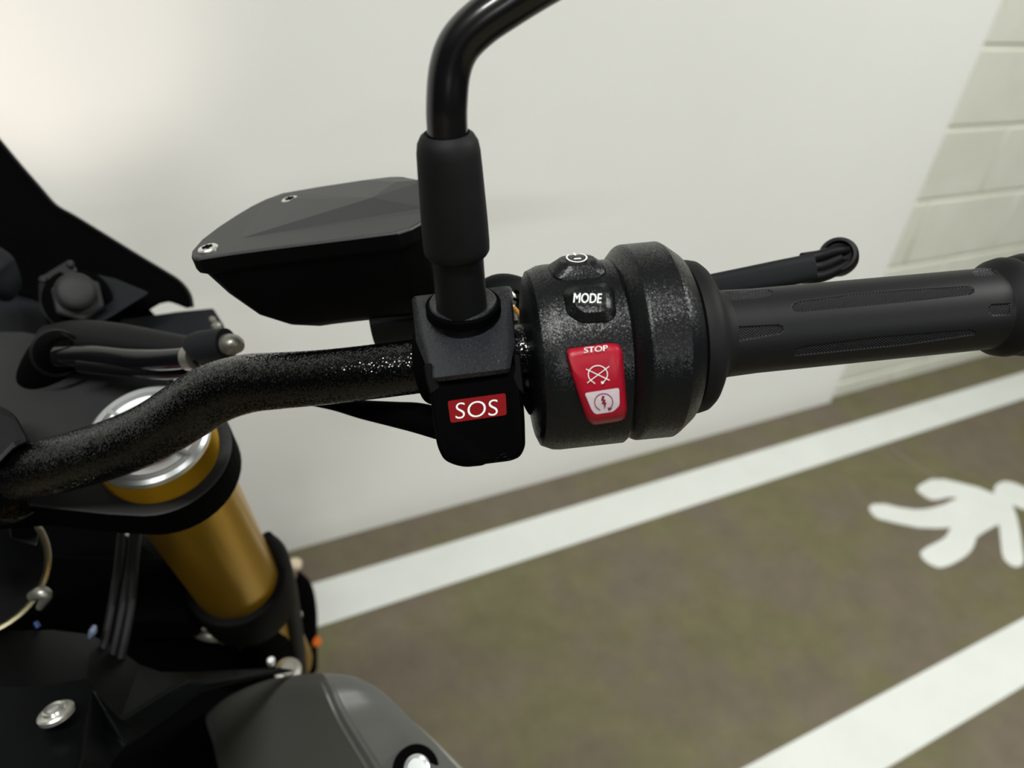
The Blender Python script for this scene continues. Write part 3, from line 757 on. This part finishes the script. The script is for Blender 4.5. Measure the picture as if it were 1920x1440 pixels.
# mudguard: arc over the tyre
MG = []
for q in np.linspace(-70, 35, 24):
    d = nrm(UPW - lat*np.dot(UPW, lat)); f_ = nrm(np.cross(d, lat)); f_ = f_ if np.dot(f_, Fw) > 0 else -f_
    rd = d*math.cos(math.radians(q)) + f_*math.sin(math.radians(q)) * 1.0
    row = []
    for s in np.linspace(-1, 1, 9): row.append(hub + rd*(WR + .018 - .03*abs(s)**2.5) + lat*s*.062)
    MG.append(row)
V, Fc = loft(MG, cap=False, closed=False); mk('front_mudguard', V, Fc, m_black, root, solid=.003)

# --- fairing at the upper left
fo = [(-120,120),(-60,192),(0,264),(40,312),(75,352),(100,381),(118,394),(140,406),(200,443),(260,480),(310,510),(335,526),(350,542),(358,558),(361,576),(352,579),(335,572),(318,566),(300,570),(250,600),(180,625),(60,560),(-120,500)]
frt = [P(x, y, .54 + (.05 * max(0, (200 - x))/300) * 0) for x, y in fo]
cf = np.mean(frt, 0); Fd = nrm(cw((0.05, .1, -1)))
bk = [CAM + (p + (cf - p)*.12 - CAM)*1.12 for p in frt]
V, Fc = loft([[p + (cf - p)*.03 + Fd*.004 for p in frt], frt, bk])
V, Fc = loft([frt, bk])
fair = mk('windscreen_fairing', V, Fc, m_black, root, bevel=.002, seg=3, sharp=40)
edge = [P(x, y, .539) for x, y in fo[:15]]
tube('fairing_edge_highlight', [(*p, .0011) for p in edge], m_sat, fair, n=10, sub=3)  # paler strip put in as the highlight on the fairing edge
# added black panel that hides the bright wall behind the brackets
pgon = None
def _dark_backing():
    q = [(-120,420),(150,470),(262,560),(300,600),(400,603),(432,640),(420,668),(250,690),(-120,760)]
    a_ = [P(x, y, .60) for x, y in q]; V, Fc = loft([a_, [CAM + (p - CAM)*1.05 for p in a_]]); mk('dark_backing', V, Fc, m_black, root, smooth=False)
_dark_backing()
# bracket and round cap inside the fairing
def pgon(name, pts, z, m, parent, depth=.01, tilt=(0, 0), bevel=.0012):
    c = np.mean(np.array(pts, float), 0)
    top = [P(x, y, z + (x-c[0])*tilt[0]*1e-3 + (y-c[1])*tilt[1]*1e-3) for x, y in pts]
    n_ = nrm(CAM - np.mean(top, 0)); bot = [p - n_*depth for p in top]
    V, Fc = loft([bot, top]); return mk(name, V, Fc, m, parent, smooth=False, bevel=bevel)
brk = pgon('dash_bracket', [(72,535),(80,515),(150,508),(215,522),(280,549),(215,590),(170,615),(130,622),(95,605),(74,580)], .50, m_gray, root, .012, tilt=(0, -.3))
pgon('bracket_tab', [(73,524),(78,518),(128,488),(136,492),(146,508),(104,545)], .488, m_plate, brk, .008)
for x, y in ((81,524),(131,495)):
    c = P(x, y, .486); revolve(c, nrm(CAM-c), [(-.003,.0025),(.001,.0022),(.002,.0012)], n=16, m=m_plate, parent=brk, name='tab_rivet')
c = P(146,558,.482); d = nrm(nrm(CAM-c) + UPW*.25)
revolve(c, d, [(-.010,.0155),(.000,.0155),(.0015,.0145),(.0015,.011)], n=6, m=m_plate, parent=brk, name='cap_nut', smooth=False, bevel=.0015)
c = P(142,548,.478); revolve(c, d, [(-.006,.0118),(.003,.0118),(.0055,.0108),(.0070,.0085),(.0075,.004)], n=48, m=m_plate, parent=brk, name='round_cap', sharp=50)
revolve(P(146,562,.492), d, [(-.004,.0200),(.001,.0200),(.002,.018)], n=48, m=m_black, parent=brk, name='cap_seat')
tube('instrument_pod', PT((-60,470,.46,.012),(-20,510,.47,.016),(5,535,.475,.011),(12,560,.48,.004)), m_gray, root, n=24, sub=5)
pgon('dash_support', [(-60,580),(20,520),(60,500),(75,560),(95,620),(125,660),(80,740),(50,800),(0,740),(-60,700)], .515, m_gray, root, .02, tilt=(0, -.35))
pgon('headlight_bracket', [(225,600),(330,585),(400,578),(420,610),(430,660),(350,668),(230,640)], .53, m_gray, root, .015, tilt=(0, -.3))
for x, y, r in ((405,612,.0028),(412,630,.0024),(398,600,.002)):
    c = P(x, y, .50); revolve(c, nrm(CAM-c), [(-.004,r*1.2),(.002,r),(.003,r*.5)], n=16, m=m_dsteel, parent=root, name='bracket_bolt')
# hoses
tube('rubber_hose', PT((95,640,.46,.010),(150,640,.45,.0125),(220,643,.44,.0115),(300,652,.43,.0095),(380,663,.42,.008)), m_rub, root, n=24, sub=6)
tube('glossy_hose', PT((110,668,.430,.006),(170,668,.425,.0062),(240,674,.420,.0062),(310,675,.412,.0060),(385,668,.405,.0055)), m_gloss, root, n=24, sub=6)
tube('glossy_hose', PT((150,684,.424,.0042),(220,692,.420,.0042),(300,698,.418,.0042),(370,694,.414,.0042)), m_gloss, root, n=24, sub=6)
tube('hose_clip', PT((352,672,.405,.0066),(366,670,.403,.0068)), m_dsteel, root, n=20, sub=1)
tube('hose_connector', PT((366,660,.400,.0085),(378,652,.399,.0088),(425,646,.394,.0085)), m_gray, root, n=24, sub=3)
tube('connector_nut', PT((424,647,.393,.0055),(433,646,.392,.0056),(443,648,.391,.0050),(450,652,.390,.003)), m_dsteel, root, n=16, sub=3)
tube('hose_boot', PT((150,668,.440,.010),(112,665,.445,.0135),(92,690,.450,.0145),(80,730,.455,.0150),(66,775,.462,.0150),(62,800,.470,.012)), m_black, root, n=28, sub=6)
c = P(104,662,.43); revolve(c, nrm(CAM-c + cw((.2,0,0))), [(0,.0125),(.002,.0135),(.004,.0125),(.002,.0118),(0,.0125)], n=40, m=m_sat, parent=root, name='boot_ring', cap=False)
# handlebar riser clamp at the left edge
rc = barpt(-20); ra = nrm(barpt(60) - barpt(-60)); 
revolve(barpt(18), ra, [(-.05,.0150),(-.05,.0235),(-.0015,.0235),(.0,.0225),(.001,.0150)], n=64, m=m_bar, parent=root, name='riser_clamp', sharp=40, bevel=.0008)
pgon('riser_shoulder', [(-70,770),(-10,755),(28,775),(58,830),(30,838),(-10,880),(-70,880)], .375, m_sat, root, .03, tilt=(0,-.1), bevel=.004)
pgon('riser_foot', [(8,935),(30,925),(72,1000),(70,1025),(20,1010)], .42, m_sat, root, .02, tilt=(0,-.2))
# ignition barrel
ic = P(-62,1062,.46); idr = nrm(CAM - ic + cw((0,.10,0)))
ign = revolve(ic, idr, [(-.03,.0415),(.000,.0435),(.0012,.0430),(.0016,.0412),(.0002,.0405),(-.004,.0400),(-.004,.0)], n=96, m=m_brass, parent=root, name='ignition_ring', sharp=40)
revolve(ic - idr*.0035, idr, [(-.002,.0398),(.0005,.0398),(.0008,.039),(.0008,0)], n=64, m=m_cover, parent=root, name='ignition_face')
tube('lock_pin', PT((60,1118,.45,.003),(76,1112,.447,.004),(86,1118,.448,.0035),(74,1140,.45,.002)), m_dsteel, root, n=14, sub=4)
# added black sheet below the bar, standing in for shade inside the frame
grid_surface('frame_shade_sheet', [[(-120,900,.62),(60,930,.62),(200,980,.62),(340,1080,.64),(470,1180,.68)],
                             [(-120,1050,.60),(60,1070,.60),(200,1110,.60),(340,1180,.63),(490,1240,.68)],
                             [(-120,1300,.58),(60,1300,.58),(200,1300,.58),(340,1310,.62),(500,1320,.68)],
                             [(-120,1600,.56),(60,1600,.56),(200,1600,.56),(420,1600,.58),(560,1500,.60)]], m_black, root)
# cables
for k, (x0, x1, xt) in enumerate(((192,205,222),(212,225,243),(228,240,252))):
    tube('cable', PT((xt+6,1000,.52,.0025),(xt,1060,.50,.0026),(x1+8,1120,.48,.0026),(x0+10,1180,.47,.0026),(x0-2,1235,.465,.0026)), m_rub, root, n=14, sub=6)
tube('blue_connector', PT((66,1166,.47,.0014),(72,1176,.47,.0016)), mat('blue_plastic', (0.01,0.03,0.12), .3), root, n=10, sub=1)
tube('cable_tie', PT((168,1196,.455,.0012),(174,1184,.455,.0024),(178,1172,.456,.0012)), mat('grey_blue_plastic', (0.08,0.10,0.15), .3), root, n=12, sub=4)
tube('small_hook', PT((108,956,.44,.0005),(70,956,.44,.0005),(64,955,.44,.0005)), m_dsteel, root, n=8, sub=1)

# --- tank cover (left) and tank shell (right)
tv = dict(a=(-80,1200,.470), b=(100,1196,.470), c=(165,1205,.475), d=(215,1232,.475), e=(255,1262,.470), f=(300,1277,.470), g=(345,1276,.475), h=(430,1266,.490), i=(520,1254,.505), j=(550,1259,.510),
          k=(162,1298,.420), l=(222,1352,.412), m=(300,1307,.440), n=(345,1288,.460), q=(450,1281,.490), r=(380,1300,.470), s=(330,1325,.452), t=(270,1365,.430), u=(225,1400,.418), v=(192,1440,.405), w=(160,1560,.375),
          y=(140,1440,.380), z=(105,1560,.350), A=(-80,1560,.350), B=(60,1305,.415), C=(-80,1305,.415))
keys = list(tv); ix = {k: i for i, k in enumerate(keys)}
V = [P(*tv[k]) for k in keys]
Fc = [[ix[c] for c in s] for s in ('abBC', 'bckB', 'cdelk', 'efml', 'fgnm', 'ghirsmn' if False else 'ghqrn', 'hijq', 'nrsm', 'mstl', 'ltuk', 'kuvy', 'yvwz', 'CBkyzA')]
mk('tank_cover', V, Fc, m_cover, root, smooth=True, solid=.006, off=1, sharp=12, bevel=.002, seg=3)
tc_ = [o for o in root.children if o.name == 'tank_cover'][0]
bc_ = onplane(105, 1335, P(100,1340,.408), nrm(np.cross(P(*tv['A'])-P(*tv['C']), P(*tv['y'])-P(*tv['C']))))
bn = nrm(np.cross(P(*tv['A'])-P(*tv['C']), P(*tv['k'])-P(*tv['C'])))
if np.dot(bn, CAM - bc_) < 0: bn = -bn
bn = nrm(bn + cw((-.30,.45,0)))
bc_ = P(104, 1336, .392)
revolve(bc_, bn, [(-.002,.0086),(.0002,.0088),(.0010,.0080),(.0013,.0058),(.0028,.0054),(.0033,.0046),(.0028,.0032),(.0031,.0022),(.0028,.0)], n=48, m=m_steel, parent=tc_, name='cover_bolt', sharp=25)
tube('cover_crease', PT((64,1268,.425,.0022),(60,1330,.405,.0020),(52,1420,.385,.0018)), m_cover, tc_, n=12, sub=4)

cr0, cr1 = P(602,1262,.490), P(698,1440,.442)
crd = nrm(cr1 - cr0); nL = nrm(np.cross(crd, UPW)); nL = nL if np.dot(nL, CAM - cr0) > 0 else -nL
nL = nrm(nL*.9 + UPW*.30); nL = nrm(nL - crd*np.dot(nL, crd))
def tz(px, py, k=1.0):                    # depth of the steep left face of the tank
    q = C2W.T @ (onplane(px, py, cr0, nL) - CAM); return (px, py, .47 + (-q[2] - .47)*k)
tank = grid_surface('tank_shell', [
 [(385,1385,.70),(440,1345,.66),(515,1315,.62),(597,1303,.60),(612,1303,.595),(660,1310,.59),(700,1330,.590),(712,1355,.60)],
 [tz(370,1356),tz(425,1308),tz(505,1274),(594,1262,.491),(610,1262,.490),(665,1269,.491),(714,1298,.500),(727,1332,.535)],
 [tz(376,1420),tz(440,1372),tz(530,1352),(632,1342,.467),(648,1342,.465),(726,1330,.468),(785,1362,.478),(792,1402,.52)],
 [tz(384,1500),tz(455,1470),tz(570,1456),(690,1440,.442),(708,1440,.441),(798,1420,.448),(862,1442,.460),(880,1480,.50)],
 [tz(400,1640),tz(520,1620),tz(640,1610),(780,1590,.405),(800,1590,.406),(890,1560,.415),(965,1560,.430),(980,1600,.47)]], m_tank, root, sub=5, sharp=60)
tube('tank_edge_highlight', PT((742,1330,.492,.0012),(775,1358,.480,.0014),(815,1395,.469,.0016),(868,1448,.457,.0016),(940,1520,.440,.0016)), m_dsteel, tank, n=10, sub=4)  # bright strip that stands in for the highlight along the tank edge
c = P(782,1442,.440); bnn = nrm(nrm(CAM - c) + cw((.35,.2,0)))
revolve(c, bnn, [(-.004,.0078),(.0008,.0078),(.0014,.0070),(.0008,.0060),(.0002,.0058)], n=48, m=m_alu, parent=tank, name='tank_badge_ring', sharp=40)
revolve(c, bnn, [(-.004,.0135),(-.0008,.0135),(-.0004,.0120),(-.0012,.0080)], n=48, m=m_black, parent=tank, name='badge_recess', sharp=40)
# mount bolt behind the tank edge
c = P(540,1258,.545); revolve(c, nrm(UPW + nrm(CAM-c)*.6), [(-.012,.0095),(.000,.0098),(.002,.009),(.003,.0055),(.0045,.005)], n=32, m=m_dsteel, parent=root, name='mount_bolt')
c = P(508,1239,.53); revolve(c, nrm(nrm(CAM-c)+UPW), [(-.004,.0028),(.001,.0028),(.002,.002)], n=20, m=m_alu, parent=root, name='small_screw')

for o_, l_ in ((fork, 'gold anodised fork tube'), (capo, 'silver machined fork cap'), (rock, 'red stop and start rocker switch'), (lid, 'satin grey reservoir lid'),
               (bar, 'black sparkling handlebar tube'), (tank, 'satin grey tank panel'), (ign, 'pale brass ignition ring')):
    o_['label'] = l_
# headlight: lit, out of frame behind the fairing, it paints the bright patch on the wall
hl_loc = P(-260, 560, .62)
sp = bpy.data.lights.new('headlight_beam', 'SPOT'); sp.energy = 3.2; sp.color = (1.0, 0.83, 0.76); sp.spot_size = math.radians(54); sp.spot_blend = 0.8; sp.shadow_soft_size = 0.03
so = bpy.data.objects.new('headlight_beam', sp); COL.objects.link(so); so.location = hl_loc
tgt = onplane(60, 60, np.array((0, YW, 0)), np.array((0, 1.0, 0)))
so.rotation_euler = (Vector(tgt) - Vector(hl_loc)).to_track_quat('-Z', 'Y').to_euler()
